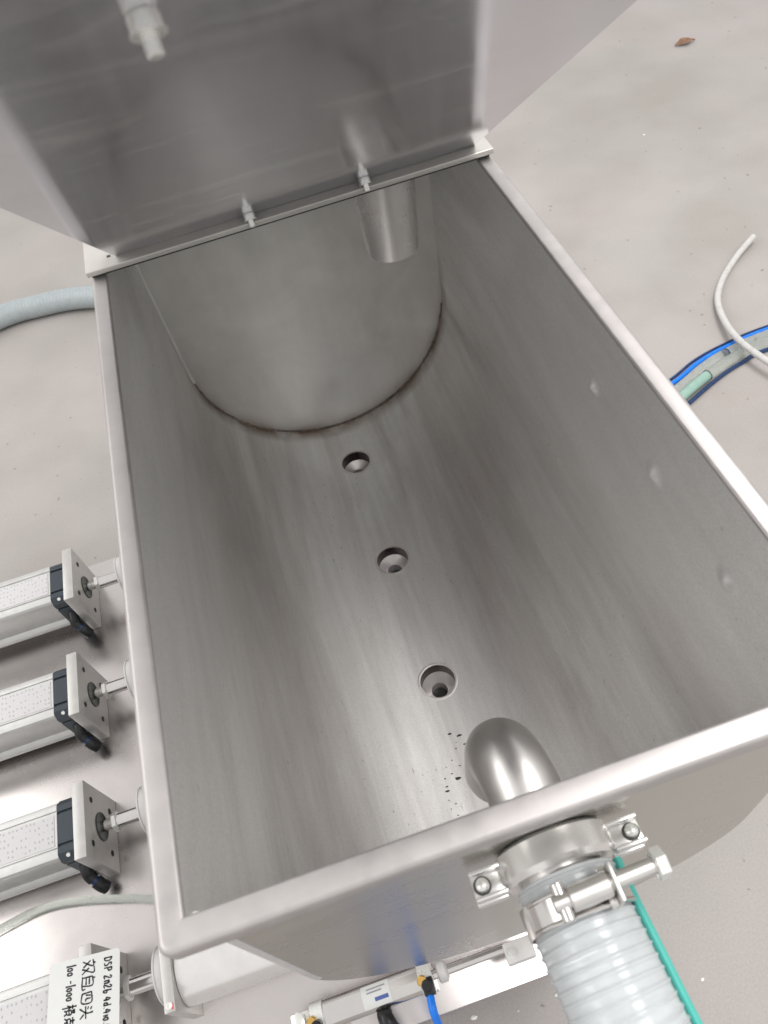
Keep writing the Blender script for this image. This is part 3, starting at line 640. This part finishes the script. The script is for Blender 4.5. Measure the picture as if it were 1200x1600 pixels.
m = MB(); m.tube(smooth_path(rt([(0.745, 0.965), (0.945, 1.0585), (1.093, 1.1030), (1.1755, 1.1375), (1.2645, 1.1580), (1.4040, 1.1725), (1.7, 1.163)], 0.0040), 8), 0.0036, 12)
tag(m.link('dark_floor_cable', 'deepblue', None, (1.17, 1.137, -1.0)), 'thin dark cable on the floor along the far side of the bright blue tube', 'cable')
m = MB(); m.tube(smooth_path(rt([(0.74, 0.90), (0.94, 1.000), (1.095, 1.062), (1.180, 1.099), (1.262, 1.122), (1.40, 1.137), (1.7, 1.128)], 0.0128), 8), 0.0125, 18)
t = thing('clear_floor_hose', 'clear hose on the floor right of the hopper, directly beside the blue tube', 'hose', (1.18, 1.099, -1.0))
m.link('hose_wall', 'clear', t)
m = MB(); m.tube([(1.255, 1.1205, -0.9872), (1.259, 1.1217, -0.9872)], 0.0131, 18); m.link('joint_ring', 'deepblue', t)
t = thing('jointed_floor_hose', 'clear hose with a pale green end section, lying right of the hopper', 'hose', (1.19, 1.075, -1.0))
m = MB(); m.tube(smooth_path(rt([(1.1735, 1.0690), (1.2651, 1.0985), (1.3667, 1.1130), (1.5, 1.112), (1.7, 1.10)], 0.0140), 8), 0.0138, 18); m.link('hose_wall', 'clear', t)
m = MB(); m.tube(smooth_path(rt([(0.73, 0.86), (0.95, 0.966), (1.098, 1.037), (1.1740, 1.0692)], 0.0142), 8), 0.0131, 18); m.link('green_section', 'green', t)
m = MB(); m.tube([(1.1722, 1.0686, -0.986), (1.1745, 1.0694, -0.986)], 0.0143, 18); m.link('joint_ring', 'dark', t)
m = MB(); m.tube(smooth_path(rt([(0.73, 0.838), (0.95, 0.943), (1.107, 1.0165), (1.1989, 1.0560), (1.2751, 1.0790), (1.3767, 1.0950), (1.7, 1.08)], 0.0055), 8), 0.0052, 12)
tag(m.link('navy_floor_tube', 'deepblue', None, (1.2, 1.056, -1.0)), 'thin dark navy tube on the floor along the lower side of the jointed hose', 'tube')

# ------------------------------------------------------------------ litter on the floor
m = MB(); ct = Vector((2.0452, 2.7123, -0.9975)); k = 10; rr_ = []
for i in range(k + 1):
    tt = i / k; wd = 0.022 * math.sin(math.pi * min(1, tt * 1.05)) * (0.6 + 0.4 * random.random()) + 0.001
    px = (tt - 0.5) * 0.085; cz = 0.008 * math.sin(tt * 3.1)
    rr_.append([ct + Vector((px, -wd, cz + .003)), ct + Vector((px, 0, cz)), ct + Vector((px, wd, cz + .006))])
m.rings(rr_, False, False, False)
tag(m.link('dry_leaf', 'leaf', None, tuple(ct)), 'small curled brown leaf lying alone on the far floor', 'leaf')
m = MB()
for x, y, s in ((0.2525, -0.0509, .004), (0.1851, -0.0527, .002), (0.1131, -0.0394, .005), (0.62, 0.12, .004), (0.70, -0.02, .003), (0.9, 0.3, .003), (-0.42, 2.32, .01), (1.9, 1.9, .004), (1.6, 2.2, .004), (1.05, 0.72, .003), (0.48, -0.1, .003), (0.36, -0.12, .002)):
    pts = [(x + s * math.cos(a) * random.uniform(.6, 1.5), y + s * math.sin(a) * random.uniform(.4, 1.0), -0.9993) for a in [2 * math.pi * i / 6 for i in range(6)]]
    v = [m.bm.verts.new(p) for p in pts]; c = m.bm.verts.new((x, y, -0.9993 + s * 0.5))
    for i in range(6): m.bm.faces.new((v[i], v[(i + 1) % 6], c))
g = m.link('floor_chips', 'chip', None, (0.25, -0.05, -1.0)); g['kind'] = 'stuff'; g['label'] = 'scattered white paint chips on the concrete floor'; g['category'] = 'debris'

for o in bpy.data.objects:
    if '_base' in o: del o['_base']
